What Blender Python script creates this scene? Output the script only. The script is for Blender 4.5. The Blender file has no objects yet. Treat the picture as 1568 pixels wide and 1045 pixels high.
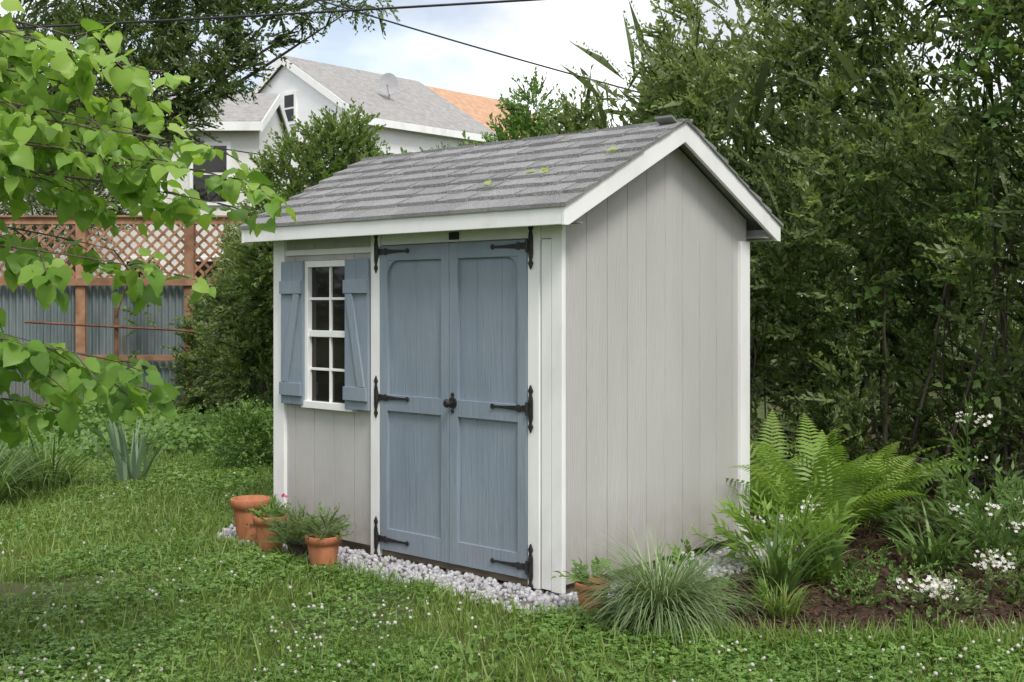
import bpy, bmesh, math, numpy as np
from mathutils import Vector
rng=np.random.default_rng(7)
scene=bpy.context.scene
COL=scene.collection
# ------------------------------------------------------------------ helpers
def link(o,parent=None):
    COL.objects.link(o)
    if parent is not None: o.parent=parent
    return o
def empty(name,loc=(0,0,0),rz=0):
    e=bpy.data.objects.new(name,None); e.location=loc; e.rotation_euler=(0,0,rz); e.empty_display_size=.2
    COL.objects.link(e); return e
class M:
    def __init__(s): s.v=[];s.f=[];s.m=[];s.r=[]
    def add(s,vs,fs,mi=0,r=None):
        b=len(s.v); s.v+= [tuple(v) for v in vs]
        rr=rng.random() if r is None else r
        s.r+=[rr]*len(vs)
        for f in fs: s.f.append([b+i for i in f]); s.m.append(mi)
    def box(s,x0,x1,y0,y1,z0,z1,mi=0,r=None):
        vs=[(x0,y0,z0),(x1,y0,z0),(x1,y1,z0),(x0,y1,z0),(x0,y0,z1),(x1,y0,z1),(x1,y1,z1),(x0,y1,z1)]
        s.hexa(vs,mi,r)
    def hexa(s,vs,mi=0,r=None):
        s.add(vs,[(0,3,2,1),(4,5,6,7),(0,1,5,4),(1,2,6,5),(2,3,7,6),(3,0,4,7)],mi,r)
    def prism(s,pts,ext,mi=0,r=None):
        n=len(pts); ex=Vector(ext)
        vs=[Vector(p) for p in pts]+[Vector(p)+ex for p in pts]
        fs=[tuple(range(n))[::-1],tuple(range(n,2*n))]+[(i,(i+1)%n,n+(i+1)%n,n+i) for i in range(n)]
        s.add(vs,fs,mi,r)
    def tube(s,path,rad,n=7,mi=0):
        path=[Vector(p) for p in path]; vs=[];fs=[]
        for i,p in enumerate(path):
            a=path[max(i-1,0)]; b=path[min(i+1,len(path)-1)]
            d=(b-a).normalized(); u=d.cross(Vector((0,0,1)))
            if u.length<.05: u=d.cross(Vector((1,0,0)))
            u.normalize(); w=d.cross(u)
            rr=rad[i] if hasattr(rad,'__len__') else rad
            for k in range(n):
                t=2*math.pi*k/n; vs.append(p+(u*math.cos(t)+w*math.sin(t))*rr)
        for i in range(len(path)-1):
            for k in range(n):
                fs.append((i*n+k,i*n+(k+1)%n,(i+1)*n+(k+1)%n,(i+1)*n+k))
        fs.append(tuple(range(n))[::-1]); L=len(path)-1; fs.append(tuple(range(L*n,L*n+n)))
        s.add(vs,fs,mi)
    def lathe(s,prof,c,n=32,mi=0):
        vs=[];fs=[]
        for r,z in prof:
            for k in range(n):
                t=2*math.pi*k/n; vs.append((c[0]+r*math.cos(t),c[1]+r*math.sin(t),c[2]+z))
        for i in range(len(prof)-1):
            for k in range(n): fs.append((i*n+k,i*n+(k+1)%n,(i+1)*n+(k+1)%n,(i+1)*n+k))
        s.add(vs,fs,mi)
    def obj(s,name,mats,parent=None,bevel=0,smooth=False):
        me=bpy.data.meshes.new(name); me.from_pydata(s.v,[],s.f)
        for m in mats: me.materials.append(m)
        me.polygons.foreach_set('material_index',s.m)
        a=me.attributes.new('rnd','FLOAT','POINT'); a.data.foreach_set('value',np.array(s.r,dtype=np.float32))
        bm=bmesh.new(); bm.from_mesh(me); bmesh.ops.recalc_face_normals(bm,faces=bm.faces); bm.to_mesh(me); bm.free()
        if smooth: me.polygons.foreach_set('use_smooth',[True]*len(me.polygons))
        o=bpy.data.objects.new(name,me); link(o,parent)
        if bevel:
            b=o.modifiers.new('bev','BEVEL'); b.width=bevel; b.segments=2; b.limit_method='ANGLE'; b.angle_limit=.7
        return o
def tri_mesh(name,V,T,R,mat,parent=None):
    me=bpy.data.meshes.new(name); V=np.ascontiguousarray(V,dtype=np.float32); T=np.ascontiguousarray(T,dtype=np.int32)
    me.vertices.add(len(V)); me.vertices.foreach_set('co',V.ravel())
    me.loops.add(T.size); me.loops.foreach_set('vertex_index',T.ravel())
    me.polygons.add(len(T)); me.polygons.foreach_set('loop_start',np.arange(0,T.size,3,dtype=np.int32))
    try: me.polygons.foreach_set('loop_total',np.full(len(T),3,dtype=np.int32))
    except Exception: pass
    a=me.attributes.new('rnd','FLOAT','POINT'); a.data.foreach_set('value',np.ascontiguousarray(R,dtype=np.float32))
    me.materials.append(mat); me.update(calc_edges=True)
    o=bpy.data.objects.new(name,me); return link(o,parent)
def norm(a): return a/np.maximum(np.linalg.norm(a,axis=-1,keepdims=True),1e-9)
def basis(d,up,jit=.4):
    d=norm(d); z=up+rng.normal(size=d.shape)*jit; z=z-(z*d).sum(-1,keepdims=True)*d; z=norm(z)
    x=np.cross(d,z); return np.stack([x,d,z],axis=-1)
def scat(tm,pos,R,sc,rnd,mix=.45):
    n=len(pos); idx=rng.integers(0,len(tm),n); VV=[];TT=[];RR=[];b=0
    sc=np.broadcast_to(sc,(n,))
    for k,(tv,tt,tr) in enumerate(tm):
        s=np.where(idx==k)[0]
        if len(s)==0: continue
        V=np.einsum('nij,mj->nmi',R[s],tv)*sc[s][:,None,None]+pos[s][:,None,:]
        T=tt[None]+(np.arange(len(s))*len(tv))[:,None,None]+b
        r=(1-mix)*rnd[s][:,None]+mix*tr[None]
        VV.append(V.reshape(-1,3));TT.append(T.reshape(-1,3));RR.append(r.reshape(-1)); b+=len(s)*len(tv)
    return np.concatenate(VV),np.concatenate(TT),np.concatenate(RR)
def join(parts):
    V=[];T=[];R=[];b=0
    for v,t,r in parts: V.append(v);T.append(t+b);R.append(r);b+=len(v)
    return np.concatenate(V),np.concatenate(T),np.concatenate(R)
_k=np.random.default_rng(3)
NK=_k.normal(size=(8,3)); NP=_k.random(8)*6.28
def sn(P,f=1.,o=0.):
    return np.sin(P@(NK*f).T+NP+o).mean(-1)*1.9
def leaf_t(L,W,fold=.2,droop=.15):
    v=np.array([[0,0,0],[-W/2,L*.42,W*fold],[W/2,L*.42,W*fold],[0,L,-L*droop],[0,L*.45,0]])
    t=np.array([[0,4,1],[0,2,4],[4,3,1],[4,2,3]]); return v,t
def diamond(L,W,fold=.2,droop=.1):
    v=np.array([[0,0,0],[W/2,L*.5,W*fold],[0,L,-L*droop],[-W/2,L*.5,W*fold]])
    return v,np.array([[0,1,2],[0,2,3]])
def sprig(n,L,l,w,seed,curve=.25,full=False,ang=.9):
    g=np.random.default_rng(seed); V=[];T=[];R=[];b=0
    for i in range(n):
        t=(i+.5)/n; p=np.array([0,L*t,-curve*L*t*t+.0])+g.normal(size=3)*.008
        side=1 if i%2 else -1; a=g.normal()*.5
        d=np.array([side*ang*(1.1-.6*t)*math.cos(a),1-.2*g.random(),math.sin(a)*.8+g.normal()*.3])
        up=np.array([0,-.2,1.])+g.normal(size=3)*.45
        d=d/np.linalg.norm(d); z=up-(up@d)*d; z/=np.linalg.norm(z); x=np.cross(d,z)
        s=(.7+.5*g.random())*(1.1-.35*t)
        v,tt=(leaf_t if full else diamond)(l*s,w*s)
        V.append(v@np.stack([x,d,z])+p); T.append(tt+b); R.append(np.full(len(v),g.random())); b+=len(v)
    st=np.array([[-.0025,0,0],[.0025,0,0],[0,L,-curve*L],[0,L*.5,-curve*L*.25+.003]])
    V.append(st);T.append(np.array([[0,1,3],[1,2,3],[0,3,2]])+b);R.append(np.zeros(4))
    return np.concatenate(V),np.concatenate(T),np.concatenate(R)
def sprigs(k,*a,seed=0,**kw): return [sprig(*a,seed=seed+i,**kw) for i in range(k)]
# ------------------------------------------------------------------ materials
def newmat(name):
    m=bpy.data.materials.new(name); m.use_nodes=True; nt=m.node_tree; nt.nodes.clear()
    out=nt.nodes.new('ShaderNodeOutputMaterial'); return m,nt,out
def N(nt,t,**k):
    n=nt.nodes.new(t)
    for a,b in k.items(): setattr(n,a,b)
    return n
def ramp(nt,stops):
    r=N(nt,'ShaderNodeValToRGB'); e=r.color_ramp.elements
    while len(e)<len(stops): e.new(.5)
    for i,(p,c) in enumerate(stops): e[i].position=p; e[i].color=(*c,1)
    return r
def foliage(name,cols,trans=.3,rough=.45,spec=.35,tcol=1.5):
    m,nt,out=newmat(name); L=nt.links
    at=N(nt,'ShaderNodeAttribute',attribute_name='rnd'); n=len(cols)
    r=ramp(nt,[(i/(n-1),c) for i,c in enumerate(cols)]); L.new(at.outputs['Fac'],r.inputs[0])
    p=N(nt,'ShaderNodeBsdfPrincipled'); p.inputs['Roughness'].default_value=rough; p.inputs['Specular IOR Level'].default_value=spec
    L.new(r.outputs[0],p.inputs['Base Color'])
    t=N(nt,'ShaderNodeBsdfTranslucent'); mu=N(nt,'ShaderNodeMix',data_type='RGBA',blend_type='MULTIPLY'); mu.inputs[0].default_value=1
    L.new(r.outputs[0],mu.inputs[6]); mu.inputs[7].default_value=(tcol*1.1,tcol*1.15,tcol*.6,1); L.new(mu.outputs[2],t.inputs[0])
    mx=N(nt,'ShaderNodeMixShader'); mx.inputs[0].default_value=trans
    L.new(p.outputs[0],mx.inputs[1]);L.new(t.outputs[0],mx.inputs[2]);L.new(mx.outputs[0],out.inputs[0]); return m
def surf(name,c1,c2,scale=(8,8,8),rough=.6,bump=.3,bscale=(60,60,60),dist=.003,attr=0,spec=.3,metal=0,detail=6,lo=.35,hi=.65,c3=None,dirt=0):
    m,nt,out=newmat(name); L=nt.links
    tc=N(nt,'ShaderNodeTexCoord'); mp=N(nt,'ShaderNodeMapping'); mp.inputs['Scale'].default_value=scale
    no=N(nt,'ShaderNodeTexNoise'); no.inputs['Scale'].default_value=1; no.inputs['Detail'].default_value=detail; no.inputs['Roughness'].default_value=.6
    L.new(tc.outputs['Object'],mp.inputs[0]);L.new(mp.outputs[0],no.inputs[0])
    r=ramp(nt,[(lo,c1),(hi,c2)] if c3 is None else [(lo,c1),((lo+hi)/2,c2),(hi,c3)]); L.new(no.outputs[0],r.inputs[0])
    col=r.outputs[0]
    if attr:
        at=N(nt,'ShaderNodeAttribute',attribute_name='rnd'); mr=N(nt,'ShaderNodeMapRange'); mr.inputs[3].default_value=1-attr; mr.inputs[4].default_value=1+attr
        L.new(at.outputs['Fac'],mr.inputs[0]); mu=N(nt,'ShaderNodeVectorMath',operation='SCALE'); L.new(col,mu.inputs[0]); L.new(mr.outputs[0],mu.inputs['Scale']); col=mu.outputs[0]
    if dirt:   # rain-splash soil on the lowest boards
        sx=N(nt,'ShaderNodeSeparateXYZ'); L.new(tc.outputs['Object'],sx.inputs[0]); mr=N(nt,'ShaderNodeMapRange'); mr.inputs[1].default_value=.5; mr.inputs[2].default_value=.03; L.new(sx.outputs['Z'],mr.inputs[0])
        nd=N(nt,'ShaderNodeTexNoise'); nd.inputs['Scale'].default_value=9; nd.inputs['Detail'].default_value=6; L.new(tc.outputs['Object'],nd.inputs[0])
        m1=N(nt,'ShaderNodeMath',operation='MULTIPLY'); L.new(mr.outputs[0],m1.inputs[0]); L.new(nd.outputs[0],m1.inputs[1]); m2=N(nt,'ShaderNodeMath',operation='MULTIPLY'); L.new(m1.outputs[0],m2.inputs[0]); m2.inputs[1].default_value=dirt
        mm=N(nt,'ShaderNodeMix',data_type='RGBA'); L.new(m2.outputs[0],mm.inputs[0]); L.new(col,mm.inputs[6]); mm.inputs[7].default_value=(.20,.155,.10,1); col=mm.outputs[2]
    p=N(nt,'ShaderNodeBsdfPrincipled'); p.inputs['Roughness'].default_value=rough; p.inputs['Specular IOR Level'].default_value=spec; p.inputs['Metallic'].default_value=metal
    L.new(col,p.inputs['Base Color'])
    if bump:
        mp2=N(nt,'ShaderNodeMapping'); mp2.inputs['Scale'].default_value=bscale; n2=N(nt,'ShaderNodeTexNoise'); n2.inputs['Scale'].default_value=1; n2.inputs['Detail'].default_value=5
        L.new(tc.outputs['Object'],mp2.inputs[0]);L.new(mp2.outputs[0],n2.inputs[0])
        b=N(nt,'ShaderNodeBump'); b.inputs['Strength'].default_value=bump; b.inputs['Distance'].default_value=dist
        L.new(n2.outputs[0],b.inputs['Height']);L.new(b.outputs[0],p.inputs['Normal'])
    L.new(p.outputs[0],out.inputs[0]); return m
def siding_mat(name,c,period=.12):
    m=surf(name,tuple(x*.95 for x in c),c,(2,2,2),.6,0)
    nt=m.node_tree; L=nt.links; p=[n for n in nt.nodes if n.type=='BSDF_PRINCIPLED'][0]; tc=[n for n in nt.nodes if n.type=='TEX_COORD'][0]
    w=N(nt,'ShaderNodeTexWave',wave_type='BANDS',bands_direction='Z',wave_profile='SAW'); w.inputs['Scale'].default_value=.314/period
    L.new(tc.outputs['Object'],w.inputs[0]); b=N(nt,'ShaderNodeBump'); b.inputs['Strength'].default_value=.35; b.inputs['Distance'].default_value=.01
    L.new(w.outputs['Fac'],b.inputs['Height']);L.new(b.outputs[0],p.inputs['Normal']); return m
white=surf('white_paint',(.72,.71,.69),(.86,.86,.85),(3,3,1.2),.5,.35,(120,120,12),.0015,lo=.25,hi=.5,dirt=.35)
greige=surf('greige_paint',(.455,.445,.425),(.53,.52,.50),(1.8,1.8,.7),.6,.9,(110,110,5),.005,lo=.3,hi=.7,dirt=.85)
blue=surf('blue_paint',(.215,.26,.32),(.275,.325,.385),(4,4,1.5),.5,1.,(110,110,5),.005,lo=.3,hi=.7,dirt=.3)
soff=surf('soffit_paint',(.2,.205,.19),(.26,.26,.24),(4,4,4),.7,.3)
iron=surf('black_iron',(.012,.012,.013),(.03,.028,.027),(30,30,30),.45,.4,(200,200,200),.001,spec=.5)
shing=surf('asphalt_shingle',(.11,.11,.115),(.36,.355,.35),(170,170,170),.9,.6,(300,300,300),.002,attr=.16,spec=.15,detail=3)
terra=surf('terracotta',(.34,.12,.058),(.5,.2,.1),(14,14,8),.8,.2,(80,80,80),.001,lo=.3)
soil=surf('potting_soil',(.02,.014,.01),(.05,.035,.025),(80,80,80),.95,.8,(90,90,90),.01)
wood_dk=surf('weathered_wood',(.10,.08,.055),(.2,.165,.12),(4,4,30),.8,.5,(40,40,40),.002)
cedar=surf('cedar_stain',(.22,.11,.06),(.40,.23,.14),(4,4,4),.75,.4,(50,50,20),.003,attr=.2)
bark=surf('bark',(.06,.05,.04),(.17,.14,.11),(20,20,6),.9,.8,(40,40,12),.01)
galv=surf('galvanized_metal',(.13,.165,.17),(.22,.26,.265),(3,3,.7),.5,.1,(30,30,30),.001,metal=.2,c3=(.18,.13,.10),lo=.3,hi=.8,dirt=1.2)
roofA=surf('gray_roof',(.25,.24,.235),(.35,.34,.33),(6,6,6),.9,.4,(20,20,20),.01)
roofB=surf('orange_roof',(.42,.24,.15),(.55,.34,.22),(6,6,6),.9,.4,(20,20,20),.01)
clap=siding_mat('white_clapboard',(.87,.87,.87)); 
vinyl=siding_mat('cream_clapboard',(.78,.77,.73))
m,nt,out=newmat('window_glass'); g=N(nt,'ShaderNodeBsdfPrincipled'); g.inputs['Base Color'].default_value=(.016,.015,.012,1); g.inputs['Roughness'].default_value=.04; g.inputs['Specular IOR Level'].default_value=.45
nt.links.new(g.outputs[0],out.inputs[0]); glass=m
ground_m=surf('ground_soil_grass',(.04,.055,.016),(.075,.10,.03),(3,3,3),.95,.8,(30,30,30),.02,c3=(.09,.075,.04))
mulch_m=surf('mulch',(.035,.02,.013),(.12,.07,.046),(60,60,60),.95,.9,(70,70,70),.02,attr=.5)
grav_b=surf('gravel_bed',(.10,.095,.09),(.28,.27,.27),(70,70,70),.9,.9,(70,70,70),.02)
grav_m=surf('gravel',(.30,.29,.30),(.52,.51,.525),(25,25,25),.85,.3,(150,150,150),.002,attr=.38)
G=lambda *c:list(c)
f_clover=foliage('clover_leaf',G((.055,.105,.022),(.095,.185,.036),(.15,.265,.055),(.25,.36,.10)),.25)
f_grass=foliage('grass_blade',G((.09,.145,.03),(.16,.25,.05),(.31,.36,.12)),.3)
f_hedge=foliage('hedge_leaf',G((.05,.08,.022),(.115,.17,.05),(.19,.25,.085),(.36,.40,.20)),.34,spec=.5)
f_shrub=foliage('shrub_leaf',G((.065,.105,.026),(.13,.20,.052),(.24,.32,.11)),.3)
f_tree=foliage('tree_leaf',G((.055,.085,.025),(.11,.165,.05),(.19,.25,.10)),.32)
f_far=foliage('far_leaf',G((.06,.09,.03),(.13,.17,.065),(.20,.24,.11)),.2)
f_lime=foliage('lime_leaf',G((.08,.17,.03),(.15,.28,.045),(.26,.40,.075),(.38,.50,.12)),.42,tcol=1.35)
f_ivy=foliage('ivy_leaf',G((.06,.12,.025),(.13,.23,.05),(.21,.33,.09)),.25)
f_blue=foliage('blue_grass_blade',G((.11,.17,.07),(.19,.27,.12),(.31,.38,.20)),.2)
f_strap=foliage('strap_leaf',G((.06,.12,.03),(.12,.20,.055),(.20,.29,.09)),.25)
f_iris=foliage('iris_leaf',G((.12,.19,.12),(.18,.27,.17),(.25,.33,.22)),.2)
f_fern=foliage('fern_leaf',G((.12,.205,.033),(.19,.31,.055),(.28,.40,.09)),.35)
f_herb=foliage('herb_leaf',G((.10,.15,.05),(.19,.26,.10),(.30,.37,.16)),.3)
f_purple=foliage('purple_leaf',G((.03,.012,.02),(.07,.035,.05)),.15)
petal=foliage('white_petal',G((.42,.38,.33),(.62,.60,.55),(.78,.76,.73)),.2,tcol=.8)
magenta=foliage('magenta_petal',G((.4,.01,.12),(.6,.03,.2)),.2)
cable=surf('cable_rubber',(.02,.02,.022),(.04,.04,.045),(5,5,5),.6,0)
# ------------------------------------------------------------------ camera, light, sky
cam=bpy.data.cameras.new('camera'); cam.sensor_width=36; cam.lens=41.6; cam.shift_y=-.0367; cam.clip_end=2000
co=bpy.data.objects.new('camera',cam); co.location=(0,0,1.5); co.rotation_euler=(math.radians(90),0,0); COL.objects.link(co); scene.camera=co
SE=math.radians(52); SA=math.radians(22)
sun=bpy.data.lights.new('sun','SUN'); sun.energy=2.7; sun.angle=math.radians(18); sun.color=(1,.96,.9)
so=bpy.data.objects.new('sun',sun); COL.objects.link(so)
sd=Vector((math.sin(SA)*math.cos(SE),-math.cos(SA)*math.cos(SE),math.sin(SE)))
so.rotation_euler=sd.to_track_quat('Z','Y').to_euler(); so.location=sd*20
w=bpy.data.worlds.new('World'); scene.world=w; w.use_nodes=True; nt=w.node_tree; nt.nodes.clear(); L=nt.links
sky=N(nt,'ShaderNodeTexSky',sky_type='NISHITA'); sky.sun_disc=False; sky.sun_elevation=SE; sky.sun_rotation=math.pi-SA
b1=N(nt,'ShaderNodeBackground'); b1.inputs[1].default_value=.15; L.new(sky.outputs[0],b1.inputs[0])
tc=N(nt,'ShaderNodeTexCoord'); mp=N(nt,'ShaderNodeMapping'); mp.inputs['Scale'].default_value=(1,1,2.2); mp.inputs['Location'].default_value=(.3,.1,.45)
L.new(tc.outputs['Generated'],mp.inputs[0])
no=N(nt,'ShaderNodeTexNoise'); no.inputs['Scale'].default_value=2.6; no.inputs['Detail'].default_value=7; no.inputs['Roughness'].default_value=.5; L.new(mp.outputs[0],no.inputs[0])
r=ramp(nt,[(.33,(.38,.38,.38)),(.47,(1,1,1))]); L.new(no.outputs[0],r.inputs[0])
n2=N(nt,'ShaderNodeTexNoise'); n2.inputs['Scale'].default_value=4.; n2.inputs['Detail'].default_value=5; L.new(mp.outputs[0],n2.inputs[0])
r2=ramp(nt,[(.38,(.47,.49,.53)),(.60,(.90,.91,.92))]); L.new(n2.outputs[0],r2.inputs[0])
b2=N(nt,'ShaderNodeBackground'); b2.inputs[1].default_value=1.75; L.new(r2.outputs[0],b2.inputs[0])
mx=N(nt,'ShaderNodeMixShader'); L.new(r.outputs[0],mx.inputs[0]);L.new(b1.outputs[0],mx.inputs[1]);L.new(b2.outputs[0],mx.inputs[2])
wo=N(nt,'ShaderNodeOutputWorld'); L.new(mx.outputs[0],wo.inputs[0])
scene.view_settings.view_transform='Standard'; scene.view_settings.look='None'; scene.view_settings.exposure=0
# ------------------------------------------------------------------ ground
g=M(); g.add([(-250,-250,0),(250,-250,0),(250,250,0),(-250,250,0)],[(0,1,2,3)]); g.obj('ground',[ground_m])
ANG=math.atan2(-.668,.744); NC=np.array([.268,6.0]); EX=np.array([math.cos(ANG),math.sin(ANG)]); EY=np.array([-math.sin(ANG),math.cos(ANG)])
def toloc(P): d=P[:,:2]-NC; return d@EX,d@EY
def toworld(lx,ly): return NC+np.outer(lx,EX)+np.outer(ly,EY)
WL,WG=2.39,1.77
def shed_dist(P):
    lx,ly=toloc(P); dx=np.maximum(np.maximum(-WL-lx,lx),0); dy=np.maximum(np.maximum(-ly,ly-WG),0)
    ins=(lx>-WL)&(lx<0)&(ly>0)&(ly<WG); d=np.hypot(dx,dy); d[ins]=-1; return d
def P3(P): return np.c_[P,np.zeros(len(P))]
def in_gravel(P): return shed_dist(P)<.36+.05*sn(P3(P[:,:2]),6)
def in_bed(P):
    lx,ly=toloc(P); return (P[:,0]>.75)&(P[:,1]>5.22+.10*sn(P3(P[:,:2]),2.5))&(lx>0)&(P[:,1]<14)
def blob(name,pts,z,mat):
    b=M(); b.add([(x,y,z) for x,y in pts],[tuple(range(len(pts)))]); return b.obj(name,[mat])
q=[]
for t in np.linspace(0,1,120,endpoint=False):
    a=t*4; e=int(a); fr=a-e
    cs=[(-WL-.32,-.32),(.33,-.32),(.33,WG+.3),(-WL-.32,WG+.3)]; c0=np.array(cs[e]); c1=np.array(cs[(e+1)%4]); p=c0+(c1-c0)*fr
    p=p+rng.normal(size=2)*.015; q.append(tuple(toworld([p[0]],[p[1]])[0]))
blob('gravel_bed',q,.012,grav_b)
q=[(.75,5.3),(1.5,5.22),(2.4,5.3),(3.4,5.2),(4.6,5.3),(7,5.2),(9,7),(9,12),(5,15),(-1,15),(-1,10),(-.2,9.3),(1.5,7.7),(1.2,6.6)]
blob('garden_bed_soil',q,.006,mulch_m)
def rock_t(seed,flat=.7):
    gg=np.random.default_rng(seed); bm=bmesh.new(); bmesh.ops.create_icosphere(bm,subdivisions=1,radius=1)
    V=np.array([v.co[:] for v in bm.verts]); T=np.array([[v.index for v in f.verts] for f in bm.faces]); bm.free()
    V=V*(1+gg.normal(size=(len(V),1))*.17)*np.array([1,.8,flat]); return V,T,np.full(len(V),gg.random())
def randR(n): return basis(rng.normal(size=(n,3)),rng.normal(size=(n,3)),0)
P=toworld(rng.uniform(-WL-.5,.5,14000),rng.uniform(-.5,WG+.5,14000)); P=P[in_gravel(P)]; d=shed_dist(P); P=P[d>-.5]; 
tm=[rock_t(i) for i in range(5)]; n=len(P)
V,T,R=scat(tm,np.c_[P,rng.uniform(.012,.026,n)],randR(n),rng.uniform(.008,.025,n),rng.random(n)); tri_mesh('gravel',V,T,R,grav_m)
P=np.c_[rng.uniform(.6,6,16000),rng.uniform(5.1,9.5,16000)]; P=P[in_bed(P)&~in_gravel(P)]; n=len(P)
tv=np.array([[-1,-.3,0],[1,-.25,0],[.9,.3,.1],[-1,.25,.05],[-1,-.3,.2],[1,-.25,.2],[.9,.3,.3],[-1,.25,.25]]); tt=np.array([[4,5,6],[4,6,7],[0,1,5],[0,5,4],[1,2,6],[1,6,5],[2,3,7],[2,7,6],[3,0,4],[3,4,7]])
R_=basis(np.c_[rng.normal(size=(n,2)),rng.normal(size=n)*.25],np.array([0,0,1.]),.4)
V,T,R=scat([(tv,tt,np.full(8,.5))],np.c_[P,rng.uniform(.008,.03,n)],R_,rng.uniform(.01,.028,n),rng.random(n)); tri_mesh('mulch',V,T,R,mulch_m)
# ------------------------------------------------------------------ garden shed
shed=empty('garden_shed',(NC[0],NC[1],0),ANG)
o_,g_=.17,.14; ze=1.985; tanr=.507; vr=WG/2
def zr(v): return ze+(min(v,WG-v)+o_)*tanr
LXo=-WL-g_
s=M()
def fboard(x0,x1,z0,z1): s.box(x0,x1,0,.014,z0,z1)
xs=[-WL+.19*i for i in range(0,6)]; xs=[x for x in xs if x<-1.46]+[-1.43]
for a,b in zip(xs[:-1],xs[1:]):
    a+=.002;b-=.002
    fboard(a,b,.07,.862)
    fboard(a,b,1.765,1.93)
    if a<-2.08: fboard(a,min(b,-2.075),.864,1.763)
    if b>-1.61: fboard(max(a,-1.615),b,.864,1.763)
s.box(-WL+.002,-1.43,.006,.02,.07,.862);s.box(-WL+.002,-1.43,.006,.02,1.765,1.93);s.box(-1.615,-1.43,.006,.02,.86,1.77);s.box(-WL+.002,-2.075,.006,.02,.86,1.77)
s.box(-1.43,-.002,.002,.02,.07,1.93)
def gab(x0,x1):
    ys=[0.0]; 
    while ys[-1]<WG-.01: ys.append(min(ys[-1]+.178,WG))
    for a,b in zip(ys[:-1],ys[1:]):
        a+=.0022;b-=.0022
        pts=[(x0,a,.07),(x0,b,.07),(x0,b,zr(b)-.06)]
        if a<vr<b: pts.append((x0,vr,zr(vr)-.06))
        pts.append((x0,a,zr(a)-.06)); s.prism(pts,(x1-x0,0,0))
    s.prism([(x0-.006,.0,.07),(x0-.006,WG,.07),(x0-.006,WG,zr(WG)-.07),(x0-.006,vr,zr(vr)-.07),(x0-.006,0,zr(0)-.07)],(.0155,0,0))
gab(-.014,0); gab(-WL,-WL+.014)
s.box(-WL,0,WG-.014,WG,.07,1.93)
s.obj('walls',[greige],shed,.0015)
s=M()
s.box(-WL+.03,-.03,.03,.12,.0,.075);s.box(-WL+.03,-.03,.8,.9,.0,.075);s.box(-WL+.03,-.03,WG-.12,WG-.03,.0,.075); s.box(-WL+.02,-.02,.02,WG-.02,.05,.085)
s.obj('base_skids',[wood_dk],shed)
s=M()
s.box(-.068,.004,-.026,.004,.03,1.93); s.box(-.136,-.071,-.024,.004,.035,1.83)
s.box(-.225,-.146,-.030,.004,.03,1.93); s.box(-1.445,-1.368,-.034,.004,.03,1.93)
s.box(-WL-.004,-2.282,-.024,.004,.03,1.93)
s.box(-1.366,-.227,-.02,.004,1.838,1.93); s.box(-.144,-.070,-.018,.004,1.834,1.93)
s.box(-.002,.022,WG-.10,WG+.005,.03,1.88); s.box(-2.28,-1.447,-.016,.004,1.80,1.835) 
s.obj('trim',[white],shed,.003)
s=M(); s.box(-1.366,-.227,-.012,.004,.03,.066); s.obj('door_sill',[wood_dk],shed,.003)
s=M(); 
for side in (0,1):
    def pt(x,v,dz):
        vv=v if side==0 else WG-v
        return (x,vv,ze+(v+o_)*tanr+dz)
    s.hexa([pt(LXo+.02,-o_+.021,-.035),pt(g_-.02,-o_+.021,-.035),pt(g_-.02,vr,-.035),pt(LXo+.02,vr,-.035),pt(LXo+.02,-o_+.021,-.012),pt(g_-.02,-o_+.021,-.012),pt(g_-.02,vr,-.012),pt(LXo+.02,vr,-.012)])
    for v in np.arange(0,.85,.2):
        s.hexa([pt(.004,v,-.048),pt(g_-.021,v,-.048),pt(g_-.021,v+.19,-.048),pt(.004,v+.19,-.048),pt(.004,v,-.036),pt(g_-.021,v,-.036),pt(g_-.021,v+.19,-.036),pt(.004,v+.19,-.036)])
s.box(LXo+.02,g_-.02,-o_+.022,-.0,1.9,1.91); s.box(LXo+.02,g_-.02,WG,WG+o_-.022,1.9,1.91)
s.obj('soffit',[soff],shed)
s=M()
s.box(LXo+.0225,g_-.0225,-o_,-o_+.02,1.888,1.988); s.box(LXo+.0225,g_-.0225,WG+o_-.02,WG+o_,1.888,1.988)
for x0 in (g_-.022,LXo):
    for side in (0,1):
        f=(lambda v:v) if side==0 else (lambda v:WG-v)
        pts=[(x0,f(-o_-.002),1.884),(x0,f(-o_+.03),1.884),(x0,f(vr-.0005),zr(vr)-.125),(x0,f(vr-.0005),zr(vr)-.004),(x0,f(-o_-.002),ze-.004)]
        s.prism(pts,(.022,0,0))
s.obj('fascia',[white],shed,.003)
s=M(); e=.142; cs_=1/math.sqrt(1+tanr**2)
Ls=(vr+o_)/cs_; nc=int(math.ceil(Ls/e))
for side in (0,1):
    for i in range(nc):
        u0=i*e-.014 if i==0 else i*e; x=LXo-.012-rng.random()*.1; thick=True
        while x<g_+.012:
            wd=rng.uniform(.08,.28) if thick else rng.uniform(.04,.13); x2=min(x+wd,g_+.014); xa=max(x,LXo-.014)
            if x2-xa>.01:
                th=.021 if thick else .010; jag=rng.uniform(-.005,.005)-(0 if thick else -.020)
                if i==0: jag=rng.uniform(-.0012,.0012); th=.014
                ua=u0+jag; ub=min(u0+e*1.15,Ls); hb=.001
                def q3(x,u,h):
                    v=u*cs_-o_; z=ze+u*tanr*cs_+h; return (x,v if side==0 else WG-v,z)
                s.hexa([q3(xa,ua,-.004),q3(x2-.001,ua,-.004),q3(x2-.001,ub,-.008),q3(xa,ub,-.008),q3(xa,ua,th+.002),q3(x2-.001,ua,th+.002),q3(x2-.001,ub,hb),q3(xa,ub,hb)],0,rng.random()*(1 if thick else .6))
            x=x+wd; thick=not thick if rng.random()<.8 else thick
x=LXo-.014
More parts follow.
